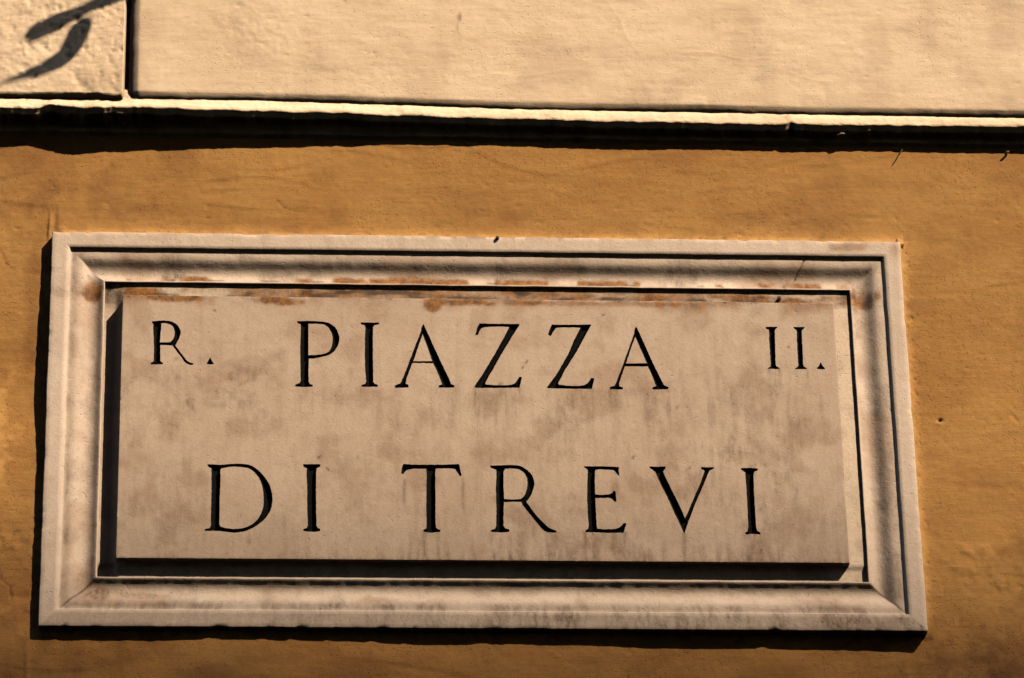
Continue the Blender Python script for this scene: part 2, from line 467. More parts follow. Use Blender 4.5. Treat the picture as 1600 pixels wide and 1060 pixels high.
# insert rows in between for relief
P2 = []
for j in range(len(prof) - 1):
    for k in range(3): P2.append(P[:, j] * (1 - k / 3) + P[:, j + 1] * k / 3)
P2.append(P[:, -1]); P = np.stack(P2, 1)
rl = rough_l[:, None]
rel = (.0004 + .0009 * rl) * N3.fbm(P[..., 0], P[..., 2] * 1.5, 55, 4) + .0002 * N1.fbm(P[..., 0], P[..., 2], 200, 2)
P[..., 1] -= rel
P[..., 2] += .5 * rel
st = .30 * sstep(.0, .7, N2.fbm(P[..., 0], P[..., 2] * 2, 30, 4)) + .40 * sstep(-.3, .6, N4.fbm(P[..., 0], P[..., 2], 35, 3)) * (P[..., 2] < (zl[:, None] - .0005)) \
    + .45 * (P[..., 2] > (zb[:, None] - .008)) * sstep(-.3, .4, N1.fbm(P[..., 0], P[..., 2], 25, 3) + .2)  # irregular dirt, heavier on the underside to deepen its shade
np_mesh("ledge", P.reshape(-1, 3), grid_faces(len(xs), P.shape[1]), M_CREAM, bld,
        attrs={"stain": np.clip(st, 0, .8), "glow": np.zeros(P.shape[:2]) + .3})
# a drip of plaster that sticks out of the ledge's underside
bm = bmesh.new(); bmesh.ops.create_icosphere(bm, subdivisions=2, radius=1)
for v in bm.verts:
    s = 1 + .25 * math.sin(v.co.x * 5 + v.co.z * 3)
    v.co = Vector((v.co.x * .0080 * s, v.co.y * .008 * s, v.co.z * .0024)) + Vector((.6105, .0040, .5490)) - bld.location
me = bpy.data.meshes.new("plaster_drip"); bm.to_mesh(me); bm.free(); link("plaster_drip", me, M_CREAM, bld)

# bed of the joints between the blocks ----------------------------
xs = lines(-4, 4, -.64, -.54, .004); zz = lines(.56, 3.0, .58, .85, .004)
X, Z = np.meshgrid(xs, zz, indexing='ij')
Y = .0205 - .0012 * N1.fbm(X, Z, 50, 3)
np_mesh("joint_bed", np.stack([X, Y, Z], -1).reshape(-1, 3), grid_faces(len(xs), len(zz)), M_JOINT, bld)

# rendered blocks -------------------------------------------------
def block(x0, x1, ztop, rough, bevl, bevr, bevb, fine=True, zbase=None, fb=1.0):
    """a raised block face with rounded, worn arrises running back into the joints"""
    prof_b = [(0, .0225), (.08, .0130), (.13, .0102), (.65, .0042), (.90, .0010), (1.0, .0003), (1.15, 0)]
    lo = max(x0, -.86); hi = min(x1, 1.02)
    if fine and hi > lo:
        u = lines(x0, x1, max(lo, x0 + bevl * 1.3), min(hi, x1 - bevr * 1.3), .0026)
        v = lines(0, ztop, bevb * 1.3, .225, .0026)
    else:
        u = np.linspace(x0 + bevl * 1.3, x1 - bevr * 1.3, 12); v = np.linspace(bevb * 1.3, ztop - bevb * 1.3, 8)
    u = u[(u > x0 + bevl * 1.2) & (u < x1 - bevr * 1.2)]
    v = v[(v > bevb * 1.2) & (v < ztop - .012)]
    u = np.concatenate([[x0 + a * bevl for a, _ in prof_b], u, [x1 - a * bevr for a, _ in prof_b][::-1]])
    v = np.concatenate([[a * bevb for a, _ in prof_b], v, [ztop - a * .01 for a, _ in prof_b][::-1]])
    U, V = np.meshgrid(u, v, indexing='ij')
    A = np.array([a for a, _ in prof_b]); B = np.array([b for _, b in prof_b])
    dl = (U - x0) / bevl; drr = (x1 - U) / bevr; db = V / bevb; dtt = (ztop - V) / .01
    # rounded outline: corners combine the two distances
    def comb(a, b):
        a1 = np.clip(1.15 - a, 0, 2); b1 = np.clip(1.15 - b, 0, 2)
        return 1.15 - np.minimum(np.sqrt(a1 ** 2 + b1 ** 2), 1.15)
    d = np.minimum(np.minimum(comb(dl, db), comb(drr, db)), np.minimum(comb(dl, dtt), comb(drr, dtt)))
    tb = db / (db + np.minimum(dl, drr) * 1.0 + 1e-6)
    flat = 1 - (1 - fb) * (1 - sstep(.30, .60, tb)) * (V < .1)
    d = d + (.16 if fb > .5 and rough > .5 else .045) * rough ** .3 * N2.fbm(U, V, 45, 4) * (d < 1.1) * (d > .02)
    Y = np.interp(d, A, B) * flat
    base = zb_of(U) if zbase is None else np.zeros_like(U) + zbase
    shift = base - bevb * .92
    ZZ = V + shift * np.clip(1 - V / ztop, 0, 1) + (shift.mean()) * np.clip(V / ztop, 0, 1)
    inner = sstep(.5, 1.1, d)
    r1 = N1.fbm(U + 2, V, 28, 4)
    Y = Y - inner * (rough * (.0012 * r1 + .0026 * np.minimum(0, N3.fbm(U, V * .7, 75, 4) + .30) + .0016 * np.minimum(0, N4.fbm(U, V * .6, 150, 3) + .45) + .0003 * N2.fbm(U, V, 200, 2))
                     + .0010 * N4.fbm(U, V, 5, 3) + .00022 * N3.fbm(U * .4, V, 80, 3))
    if rough < .5:
        # rough patch of sandier render and scattered pits
        pat = blob(U, ZZ, -.36, .74, .10, .09) + .7 * blob(U, ZZ, -.18, .655, .16, .02)
        Y += .0004 * pat * N2.fbm(U, V, 150, 3)
        for k in range(70):
            cx = rs.uniform(-.5, .95); cz = rs.uniform(.62, .80); r = rs.uniform(.0011, .0022)
            Y += px_pit(U, ZZ, cx, cz, r, rs.uniform(.0004, .0011))
        for cx, cz, rx, a, h in ((.42, .698, .09, -.10, .0007), (.06, .655, .10, .06, .0004), (.25, .75, .06, -1.1, .0005), (.55, .66, .05, -.2, .0005)):
            c, s = math.cos(a), math.sin(a)
            p_ = (U - cx) * c + (ZZ - cz) * s; q_ = -(U - cx) * s + (ZZ - cz) * c + .003 * np.sin(p_ * 60)
            Y -= h * np.exp(-(p_ / rx) ** 2 - (q_ / .0016) ** 2)
    st = .22 * sstep(0, .8, N2.fbm(U, V, 12, 4)) + (.4 * (1 - sstep(.3, 1.0, d)))
    if rough < .5:
        st = st + .9 * blob(U, ZZ, -.026, .766, .004, .012) + .4 * blob(U, ZZ, -.030, .748, .003, .022) + .18 * blob(U, ZZ, .3, .70, .25, .02) + .12 * blob(U, ZZ, -.42, .68, .10, .12) + .22 * sstep(-.1, .9, N4.fbm(U, V * .35, 22, 4)) * sstep(-.4, .5, N1.fbm(U, V, 6, 2)) + .14 * sstep(.1, .9, N3.fbm(U * .3, V, 60, 3))
    else:
        st = st + .25 * sstep(.1, .8, r1)
    return np_mesh("stone_block", np.stack([U, Y, ZZ], -1).reshape(-1, 3), grid_faces(len(u), len(v)), M_CREAM, bld,
                   attrs={"stain": np.clip(st, 0, .9), "glow": np.zeros(U.shape) + .25})
b = block(-2.6, -.5850, .62, 1.0, .01, .003, .008, fb=.42); b["label"] = "pitted rough cream block at the left"
b = block(-.5785, 2.4, .62, .12, .0165, .01, .0155, fb=.74); b["label"] = "smooth wide cream block"
for x0, x1, z0 in ((-3.9, -1.62, 1.235), (-1.6, .38, 1.235), (.40, 2.6, 1.235), (-2.8, -.61, 1.855), (-.59, 1.4, 1.855)):
    block(x0, x1, .60, .6, .01, .01, .01, fine=False, zbase=z0)

# ------------------------------------------------------------------ marble street plaque
plq = empty("street_plaque", (0, .018, -HH),
            "moulded marble street-name plaque with black carved capitals reading PIAZZA DI TREVI", "street sign")

# profile: (inset from the outer edge, depth behind the face)
PR = [(.0006, .034), (.0003, .020), (.0000, .010), (.0001, .0016), (.0006, .0005), (.0016, 0), (.008, 0), (.015, 0), (.022, 0), (.0282, 0),
      (.0284, .0003), (.0292, .0012), (.0306, .0044), (.0325, .0051), (.036, .0051), (.040, .0052), (.045, .0057), (.049, .0072), (.053, .0096),
      (.057, .0123), (.061, .0146), (.065, .0159), (.069, .0164), (.072, .0161), (.075, .0153), (.078, .0138), (.081, .0117), (.0833, .0100),
      (.0850, .0090), (.0860, .0087), (.0868, .0087), (.0874, .0094), (.0878, .030)]
PR = np.array(PR)
def ring_param(nl, ns):
    s = []
    for side, n in ((0, nl), (1, ns), (2, nl), (3, ns)):
        for i in range(n): s.append((side, i / n))
    return np.array(s)
RP = ring_param(560, 300)
side = RP[:, 0].astype(int); t = RP[:, 1]
CX = np.choose(side, [-1 + 2 * t, np.ones_like(t), 1 - 2 * t, -np.ones_like(t)])
CZ = np.choose(side, [np.ones_like(t), 1 - 2 * t, -np.ones_like(t), -1 + 2 * t])
S = PR[:, 0][None, :]
FX = CX[:, None] * (HW - S); FZ = CZ[:, None] * (HH - S); FY = np.repeat(PR[:, 1][None, :], len(t), 0)
wear = np.interp(PR[:, 0], [0, .002, .03, .045, .0876], [1, .5, .5, 1, .6])[None, :]
FY = FY + wear * .00045 * N1.fbm(FX, FZ, 22, 3) + .00012 * N3.fbm(FX, FZ, 120, 2)
# worn outer arris
j = np.exp(-S / .003)
chip = np.maximum(0, N2.fbm(FX, FZ, 55, 4) - .20) * j
low = (CZ[:, None] < -.999)
FY += .0016 * chip * (S < .01) * (FY < .004)
FX -= np.sign(FX) * .0008 * chip * (np.abs(CX[:, None]) > .999)
FZ -= np.sign(FZ) * (.0010 + .0012 * low) * chip * (np.abs(CZ[:, None]) > .999)
FX += .0003 * N4.fbm(FX, FZ, 30, 2); FZ += .0003 * N4.fbm(FX + 5, FZ, 30, 2)
# crack across the top moulding near the right end
cr = np.abs((FX - .520) - (FZ - .283) * .55 - .0015 * N2(FZ * 120, FZ * 0)) 
crk = np.exp(-(cr / .0013) ** 2) * (side[:, None] == 0) * sstep(.030, .036, S) * (1 - sstep(.066, .074, S))
FY += .0012 * crk
top = (side[:, None] == 0); right = (side[:, None] == 1); bot = (side[:, None] == 2); left = (side[:, None] == 3)
n1 = N1.fbm(FX, FZ, 26, 4); n2 = N2.fbm(FX, FZ, 90, 3); n3 = .6 * N3.fbm(FX, FZ * .25, 150, 3) + .6 * N3.fbm(FX, FZ * .6, 18, 3)
mitre = np.abs((np.abs(FX) - HW) - (np.abs(FZ) - HH))
chan = sstep(.030, .040, S) * (1 - sstep(.080, .088, S))
soot = .30 * sstep(0, .7, n1) * chan + .16 * top * sstep(.030, .040, S) * (.8 + .6 * n1)
soot += .14 * right * chan * (.8 + .8 * n1)
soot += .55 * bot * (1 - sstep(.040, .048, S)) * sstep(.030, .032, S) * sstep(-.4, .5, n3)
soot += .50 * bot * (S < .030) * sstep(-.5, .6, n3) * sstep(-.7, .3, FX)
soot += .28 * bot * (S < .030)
soot += .35 * left * sstep(.030, .034, S) * (1 - sstep(.036, .046, S)) * sstep(-.5, .4, n1)
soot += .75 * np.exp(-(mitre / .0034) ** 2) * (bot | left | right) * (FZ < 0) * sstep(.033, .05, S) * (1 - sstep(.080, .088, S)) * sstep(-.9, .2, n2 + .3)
soot += .6 * blob(FX, FZ, -.60, -.287, .035, .012, .3) + .5 * blob(FX, FZ, -.53, -.29, .05, .008)
soot += .4 * blob(FX, FZ, -.675, .235, .02, .012) + 1.0 * blob(FX, FZ, .637, .238, .012, .020)
soot += .55 * blob(FX, FZ, .13, -.33, .03, .012) + .35 * blob(FX, FZ, .60, -.335, .12, .012)
for cx, w in ((-.5, .02), (-.22, .015), (-.12, .02), (.04, .03), (.2, .02), (.33, .012)):
    soot += .5 * top * sstep(.066, .072, S) * (1 - sstep(.082, .085, S)) * np.exp(-((FX - cx) / w) ** 2)
rust = top * sstep(.068, .076, S) * (1 - sstep(.083, .086, S)) * sstep(.02, .5, N3.fbm(FX, FZ * .2, 22, 4)) * (FX > -.5)
rust = rust * .95
for cx, w, a in ((-.51, .010, .5), (-.285, .016, .95), (-.21, .020, .9), (-.13, .012, .8), (-.045, .030, .95), (.03, .012, .8), (.075, .010, .7), (.17, .02, .6), (.255, .02, .5), (.40, .018, .9), (.47, .012, .5)):
    hh = .5 + .5 * N3(FX * 60 + cx, FX * 0)
    rust += a * top * np.exp(-((FX - cx) / w) ** 2) * sstep(.068 + .006 * hh, .079, S) * (1 - sstep(.084, .0865, S)) * sstep(-.7, .4, n2 + n1)
rust += .85 * blob(FX, FZ, -.630, .246, .022, .026) + .9 * blob(FX, FZ, .620, .243, .020, .022) + .7 * blob(FX, FZ, .652, .247, .007, .012)
rust += .55 * blob(FX, FZ, .615, .335, .045, .010) + .4 * blob(FX, FZ, .688, .33, .012, .03)
rust += .4 * blob(FX, FZ, -.17, -.295, .03, .01) + .3 * sstep(.2, .7, N4.fbm(FX, FZ, 9, 3)) * chan
rust += .4 * top * np.exp(-S / .0025) * sstep(-.1, .5, n1)
char = np.clip(crk * .9, 0, 1) + .8 * np.exp(-(mitre / .0016) ** 2) * (FZ < 0) * chan * sstep(-.6, .2, n2)
char += .9 * top * np.exp(-S / .0022) * sstep(.05, .45, N2.fbm(FX, FX * 0 + 2, 75, 4)) * (.25 + .75 * np.exp(-((FX - .0) / .13) ** 2))
char += .55 * blob(FX, FZ, .638, .238, .010, .016) + .35 * blob(FX, FZ, -.630, .240, .010, .012)
char += .5 * top * sstep(.078, .081, S) * (1 - sstep(.083, .085, S)) * sstep(.35, .6, N1.fbm(FX, FZ * .2, 60, 3))
n = len(t); m = len(PR)
i = np.arange(n)[:, None] * m + np.arange(m - 1)[None, :]
i2 = ((np.arange(n) + 1) % n)[:, None] * m + np.arange(m - 1)[None, :]
F = np.stack([i, i2, i2 + 1, i + 1], -1).reshape(-1, 4)
fr = np_mesh("moulded_frame", np.stack([FX, FY, FZ], -1).reshape(-1, 3), F, M_MARBLE, plq,
             attrs={"soot": np.clip(soot, 0, .9), "rust": np.clip(rust, 0, .9), "char": np.clip(char, 0, .9)})

# sunk bed round the panel ---------------------------------------
PW, PH = .5780, .2316
RX, RZ = HW - .0872, HH - .0872
xs = np.unique(np.round(np.concatenate([np.arange(-RX, -PW + .006, .002), np.arange(-PW, PW, .004), np.arange(PW - .006, RX + .002, .002)]), 5))
zz = np.unique(np.round(np.concatenate([np.arange(-RZ, -PH + .006, .002), np.arange(-PH, PH, .01), np.arange(PH - .006, RZ + .002, .002)]), 5))
X, Z = np.meshgrid(xs, zz, indexing='ij')
Y = .0140 - .0002 * N1.fbm(X, Z, 60, 3) + .0115 * sstep(.572, .592, -X) * sstep(.262, .215, Z) + .0030 * sstep(.228, .240, -Z)
ru = sstep(.229, .238, Z) * np.maximum(sstep(-.4, .5, N3.fbm(X, Z * 2.5, 16, 4)) * .7, sstep(-.42, -.34, X) * (1 - sstep(.30, .42, X)) * (.65 + .3 * N2.fbm(X, Z * 3, 25, 3))) + .9 * blob(X, Z, -.545, .243, .05, .012) + .5 * blob(X, Z, .5, .243, .10, .010)
so2 = .35 * (Z > .228) + .25 * sstep(0, .6, N2.fbm(X, Z, 40, 3)) + .35 * (Z > .236) * sstep(.1, .9, N1.fbm(X, Z * 3, 30, 3))
ch2 = (Z > .238) * sstep(.10, .9, N4.fbm(X, Z * 3, 28, 4)) * .8 + .9 * blob(X, Z, -.600, .252, .010, .010)
np_mesh("sunk_border", np.stack([X, Y, Z], -1).reshape(-1, 3), grid_faces(len(xs), len(zz)), M_CLEAN, plq,
        attrs={"soot": np.clip(so2, 0, .9), "rust": np.clip(ru, 0, .95), "char": np.clip(ch2, 0, .9)})

# inscribed panel -------------------------------------------------
LETTERS = [  # carved outlines on the panel face, tenths of a millimetre (x, z)
    ('R', [[(-5301,1837),(-5275,1843),(-5121,1857),(-5077,1853),(-5033,1849),(-4993,1841),(-4958,1826),(-4928,1807),(-4902,1784),(-4879,1754),(-4861,1721),(-4849,1689),(-4843,1664),(-4842,1641),(-4845,1617),(-4850,1589),(-4859,1559),(-4869,1530),(-4882,1501),(-4896,1473),(-4909,1449),(-4916,1434),(-4921,1424),(-4926,1414),(-4921,1406),(-4904,1381),(-4887,1356),(-4868,1329),(-4846,1297),(-4822,1263),(-4797,1229),(-4772,1195),(-4747,1161),(-4724,1135),(-4705,1121),(-4689,1113),(-4672,1107),(-4655,1101),(-4638,1096),(-4621,1091),(-4641,1073),(-4660,1075),(-4679,1077),(-4698,1081),(-4715,1088),(-4731,1098),(-4749,1115),(-4770,1141),(-4791,1174),(-4815,1209),(-4841,1244),(-4869,1281),(-4893,1314),(-4914,1344),(-4932,1371),(-4946,1391),(-4955,1403),(-4959,1408),(-4964,1414),(-4985,1419),(-5164,1423),(-5159,1139),(-5145,1110),(-5114,1096),(-5119,1076),(-5298,1074),(-5303,1094),(-5265,1112),(-5251,1138),(-5256,1411),(-5265,1583),(-5273,1742),(-5279,1797),(-5295,1820)],[(-5170,1463),(-5088,1464),(-4999,1468),(-4983,1488),(-4967,1508),(-4954,1529),(-4943,1553),(-4935,1577),(-4929,1602),(-4928,1626),(-4929,1650),(-4933,1674),(-4938,1698),(-4946,1723),(-4958,1746),(-4974,1767),(-4995,1785),(-5018,1800),(-5043,1809),(-5070,1814),(-5095,1816),(-5115,1816),(-5133,1813),(-5151,1810),(-5159,1671)]]),
    ('.', [[(-4362,1197),(-4320,1123),(-4299,1094),(-4365,1085),(-4409,1093),(-4386,1128)]]),
    ('P', [[(-2964,1871),(-2753,1880),(-2572,1870),(-2533,1863),(-2494,1856),(-2456,1843),(-2419,1822),(-2383,1795),(-2353,1763),(-2329,1722),(-2311,1676),(-2299,1633),(-2292,1598),(-2290,1567),(-2293,1532),(-2302,1490),(-2316,1444),(-2335,1402),(-2357,1364),(-2385,1329),(-2417,1300),(-2456,1278),(-2501,1261),(-2546,1246),(-2589,1234),(-2633,1224),(-2674,1216),(-2712,1211),(-2747,1209),(-2782,1206),(-2786,980),(-2783,779),(-2763,745),(-2714,731),(-2719,706),(-2852,696),(-2985,706),(-2990,726),(-2916,763),(-2899,807),(-2905,1036),(-2911,1409),(-2900,1756),(-2908,1826),(-2949,1843)],[(-2789,1833),(-2650,1837),(-2533,1824),(-2511,1810),(-2489,1795),(-2469,1776),(-2450,1751),(-2432,1722),(-2417,1690),(-2405,1654),(-2396,1615),(-2391,1574),(-2391,1531),(-2395,1486),(-2402,1444),(-2412,1406),(-2425,1372),(-2443,1343),(-2464,1321),(-2489,1306),(-2520,1293),(-2559,1282),(-2603,1274),(-2648,1268),(-2694,1264),(-2741,1261),(-2787,1258)]]),
    ('I', [[(-1939,1861),(-1797,1859),(-1644,1864),(-1652,1841),(-1720,1823),(-1746,1785),(-1752,1567),(-1750,1279),(-1749,991),(-1750,791),(-1725,757),(-1673,743),(-1679,717),(-1802,710),(-1920,712),(-1930,734),(-1873,755),(-1853,804),(-1865,990),(-1872,1277),(-1868,1566),(-1859,1769),(-1875,1818),(-1926,1832)]]),
    ('A', [[(-927,1847),(-896,1757),(-823,1585),(-771,1442),(-707,1287),(-621,1079),(-535,882),(-500,774),(-442,741),(-448,715),(-685,709),(-690,735),(-631,759),(-639,792),(-696,963),(-769,1134),(-774,1147),(-1118,1146),(-1155,1040),(-1215,858),(-1228,766),(-1181,746),(-1181,707),(-1388,698),(-1393,734),(-1311,765),(-1290,798),(-1229,957),(-1153,1172),(-1068,1422),(-995,1623),(-961,1723),(-952,1790)],[(-944,1673),(-898,1540),(-840,1358),(-789,1177),(-1103,1170),(-1027,1406)]]),
    ('Z', [[(-15,1865),(284,1862),(624,1866),(621,1842),(519,1674),(334,1339),(149,989),(51,799),(62,767),(129,761),(196,755),(263,752),(337,753),(411,757),(471,765),(506,774),(527,786),(546,805),(567,834),(587,869),(607,905),(643,908),(636,862),(604,726),(351,717),(-93,712),(-116,732),(-1,911),(214,1298),(399,1656),(468,1807),(447,1820),(371,1821),(295,1822),(223,1821),(156,1817),(93,1811),(44,1802),(14,1789),(-3,1772),(-17,1751),(-31,1724),(-42,1692),(-54,1660),(-84,1657),(-58,1767)]]),
    ('Z', [[(1156,1859),(1420,1859),(1794,1867),(1683,1654),(1526,1353),(1338,1035),(1228,803),(1243,773),(1313,766),(1383,759),(1450,755),(1515,755),(1577,757),(1628,764),(1667,777),(1695,796),(1719,818),(1740,844),(1758,874),(1775,904),(1814,898),(1770,716),(1508,713),(1057,718),(1064,738),(1218,968),(1405,1311),(1517,1586),(1628,1814),(1598,1821),(1538,1820),(1479,1820),(1419,1819),(1354,1818),(1290,1817),(1239,1810),(1209,1794),(1193,1773),(1178,1749),(1161,1721),(1146,1689),(1131,1658),(1095,1681),(1125,1782)]]),
    ('A', [[(2528,1842),(2569,1732),(2665,1482),(2747,1250),(2856,986),(2939,788),(3012,749),(3002,720),(2763,714),(2758,743),(2825,771),(2806,820),(2752,985),(2697,1127),(2318,1129),(2276,1013),(2210,813),(2217,757),(2276,738),(2269,712),(2073,713),(2068,742),(2140,763),(2171,813),(2263,1062),(2361,1329),(2460,1614),(2500,1731),(2505,1791)],[(2507,1664),(2562,1515),(2630,1332),(2684,1180),(2338,1169),(2408,1396)]]),
    ('I', [[(4645,1858),(4735,1862),(4833,1863),(4827,1848),(4793,1821),(4785,1785),(4781,1651),(4780,1506),(4774,1338),(4769,1181),(4784,1145),(4830,1119),(4825,1107),(4741,1106),(4649,1110),(4655,1120),(4688,1138),(4698,1168),(4700,1337),(4698,1505),(4697,1650),(4704,1784),(4698,1822),(4657,1829)]]),
    ('I', [[(5099,1864),(5279,1866),(5273,1854),(5242,1826),(5229,1790),(5224,1657),(5223,1512),(5221,1343),(5218,1186),(5228,1144),(5277,1121),(5266,1108),(5098,1110),(5093,1120),(5132,1137),(5149,1161),(5148,1270),(5148,1438),(5151,1632),(5157,1777),(5151,1813),(5120,1835)]]),
    ('.', [[(5510,1220),(5529,1172),(5570,1124),(5564,1111),(5450,1110),(5451,1122),(5486,1165)]]),
    ('D', [[(-4371,-692),(-4305,-692),(-4172,-702),(-3987,-677),(-3933,-677),(-3878,-676),(-3827,-678),(-3780,-683),(-3737,-690),(-3694,-704),(-3653,-726),(-3613,-754),(-3574,-788),(-3536,-825),(-3500,-867),(-3467,-913),(-3436,-960),(-3409,-1011),(-3386,-1064),(-3369,-1122),(-3358,-1182),(-3350,-1239),(-3347,-1290),(-3349,-1338),(-3355,-1384),(-3364,-1429),(-3377,-1472),(-3396,-1515),(-3422,-1560),(-3453,-1605),(-3487,-1647),(-3524,-1684),(-3564,-1718),(-3605,-1749),(-3648,-1777),(-3692,-1802),(-3736,-1822),(-3780,-1838),(-3824,-1850),(-3868,-1858),(-3911,-1862),(-3953,-1862),(-3999,-1859),(-4050,-1854),(-4104,-1845),(-4158,-1837),(-4289,-1833),(-4394,-1836),(-4400,-1813),(-4321,-1798),(-4301,-1755),(-4302,-1509),(-4298,-1160),(-4303,-809),(-4304,-756),(-4352,-733)],[(-4171,-778),(-4158,-755),(-4110,-743),(-4062,-732),(-4013,-724),(-3960,-721),(-3905,-722),(-3853,-726),(-3806,-731),(-3761,-738),(-3720,-751),(-3686,-768),(-3656,-790),(-3627,-817),(-3598,-851),(-3570,-891),(-3546,-934),(-3526,-980),(-3510,-1029),(-3497,-1080),(-3488,-1132),(-3483,-1186),(-3480,-1240),(-3477,-1293),(-3477,-1347),(-3481,-1400),(-3492,-1454),(-3507,-1509),(-3528,-1560),(-3554,-1608),(-3585,-1652),(-3619,-1691),(-3655,-1723),(-3694,-1749),(-3737,-1770),(-3786,-1787),(-3841,-1799),(-3895,-1806),(-3949,-1807),(-4004,-1802),(-4053,-1796),(-4092,-1788),(-4125,-1778),(-4158,-1768),(-4175,-1725),(-4178,-1275),(-4168,-983)]]),
    ('I', [[(-2860,-675),(-2591,-673),(-2599,-705),(-2652,-741),(-2662,-808),(-2661,-1262),(-2655,-1727),(-2634,-1779),(-2592,-1801),(-2597,-1827),(-2708,-1840),(-2845,-1830),(-2853,-1806),(-2792,-1780),(-2777,-1728),(-2788,-1496),(-2789,-1117),(-2803,-824),(-2795,-748),(-2849,-713)]]),
    ('T', [[(-1269,-656),(-1130,-668),(-857,-666),(-609,-663),(-390,-648),(-374,-743),(-350,-838),(-370,-855),(-407,-798),(-448,-730),(-535,-717),(-758,-725),(-769,-774),(-773,-1183),(-776,-1670),(-770,-1756),(-746,-1783),(-697,-1798),(-702,-1823),(-833,-1840),(-955,-1825),(-963,-1803),(-913,-1773),(-908,-1725),(-909,-1401),(-903,-1048),(-898,-775),(-907,-726),(-1105,-728),(-1217,-751),(-1255,-792),(-1280,-828),(-1299,-814),(-1291,-738),(-1279,-691)]]),
    ('R', [[(112,-673),(261,-666),(460,-659),(503,-662),(545,-666),(584,-674),(619,-689),(652,-709),(683,-733),(714,-761),(743,-793),(768,-828),(784,-868),(796,-912),(802,-951),(804,-980),(801,-1005),(795,-1033),(786,-1067),(774,-1105),(761,-1142),(744,-1176),(726,-1209),(709,-1237),(695,-1259),(683,-1275),(670,-1292),(675,-1306),(688,-1325),(700,-1345),(718,-1373),(746,-1418),(780,-1472),(814,-1521),(846,-1560),(878,-1594),(910,-1629),(943,-1667),(976,-1705),(1007,-1736),(1033,-1755),(1057,-1766),(1080,-1776),(1101,-1784),(1121,-1790),(1141,-1797),(1128,-1818),(1095,-1819),(1062,-1819),(1030,-1817),(1000,-1811),(973,-1803),(944,-1785),(913,-1754),(881,-1714),(848,-1670),(812,-1622),(775,-1571),(740,-1522),(705,-1474),(671,-1427),(644,-1387),(625,-1358),(613,-1335),(601,-1312),(591,-1293),(448,-1291),(314,-1298),(306,-1444),(296,-1715),(327,-1763),(393,-1781),(388,-1814),(252,-1826),(111,-1816),(104,-1794),(171,-1775),(192,-1716),(203,-1391),(199,-1065),(214,-792),(205,-738),(124,-703)],[(319,-1254),(473,-1261),(585,-1252),(605,-1236),(624,-1220),(643,-1197),(660,-1165),(675,-1126),(687,-1088),(695,-1052),(700,-1015),(702,-979),(702,-942),(699,-905),(692,-870),(680,-838),(663,-809),(644,-783),(623,-761),(599,-743),(571,-729),(536,-719),(498,-714),(459,-711),(422,-711),(384,-714),(347,-717),(319,-764),(314,-1010)]]),
    ('E', [[(1606,-670),(1755,-671),(1955,-667),(2160,-678),(2157,-747),(2165,-823),(2145,-807),(2103,-742),(2066,-720),(1854,-711),(1784,-728),(1769,-887),(1766,-1160),(1890,-1170),(2002,-1158),(2053,-1130),(2071,-1097),(2096,-1103),(2100,-1280),(2076,-1272),(2037,-1226),(1976,-1207),(1864,-1214),(1769,-1215),(1770,-1432),(1775,-1702),(1786,-1756),(1921,-1769),(1973,-1767),(2025,-1765),(2070,-1759),(2105,-1750),(2134,-1737),(2158,-1721),(2178,-1702),(2194,-1680),(2210,-1658),(2247,-1655),(2241,-1685),(2197,-1815),(1969,-1817),(1772,-1811),(1611,-1812),(1599,-1793),(1649,-1758),(1661,-1703),(1652,-1487),(1649,-1243),(1662,-888),(1673,-765),(1659,-713)]]),
    ('V', [[(2665,-662),(2790,-670),(2910,-660),(2909,-688),(2888,-717),(2867,-743),(2903,-852),(2994,-1068),(3103,-1327),(3192,-1575),(3246,-1455),(3366,-1173),(3454,-977),(3543,-737),(3534,-715),(3489,-694),(3491,-665),(3576,-671),(3686,-666),(3675,-688),(3624,-710),(3599,-747),(3536,-900),(3405,-1195),(3273,-1520),(3206,-1704),(3166,-1826),(3149,-1769),(3037,-1479),(2929,-1199),(2820,-939),(2748,-755),(2709,-712),(2666,-690)]]),
    ('I', [[(4127,-679),(4263,-673),(4392,-685),(4381,-712),(4330,-734),(4314,-784),(4308,-1078),(4312,-1403),(4313,-1705),(4326,-1774),(4384,-1808),(4367,-1830),(4288,-1822),(4229,-1818),(4159,-1831),(4134,-1810),(4181,-1782),(4199,-1706),(4201,-1404),(4201,-1144),(4197,-883),(4196,-753),(4161,-722),(4132,-705)]]),
]

def resample(P, step=.0016):
    P = np.array(P, float); o = []
    for a, b in zip(P, np.roll(P, -1, 0)):
        k = max(1, int(round(np.linalg.norm(b - a) / step)))
        for q_ in range(k): o.append(a + (b - a) * q_ / k)
    o = np.array(o)
    jit = .00030
    o[:, 0] += jit * N1.fbm(o[:, 0], o[:, 1], 260, 2); o[:, 1] += jit * N2.fbm(o[:, 0], o[:, 1], 260, 2)
    return o
def inside(px, pz, loops):
    r = np.zeros(px.shape, bool)
    for L in loops:
        x1, z1 = L[:, 0], L[:, 1]; x2, z2 = np.roll(x1, -1), np.roll(z1, -1)
        for a, b, c, d in zip(x1, z1, x2, z2):
            if b == d: continue
            hit = ((b > pz) != (d > pz)) & (px < (c - a) * (pz - b) / (d - b) + a)
            r ^= hit
    return r
def seg_dist(px, pz, loops):
    best = np.full(px.shape, 9.0)
    for L in loops:
        x1, z1 = L[:, 0], L[:, 1]; x2, z2 = np.roll(x1, -1), np.roll(z1, -1)
        for a, b, c, d in zip(x1, z1, x2, z2):
            vx, vz = c - a, d - b; q_ = vx * vx + vz * vz + 1e-12
            tt = np.clip(((px - a) * vx + (pz - b) * vz) / q_, 0, 1)
            best = np.minimum(best, np.hypot(px - a - tt * vx, pz - b - tt * vz))
    return best
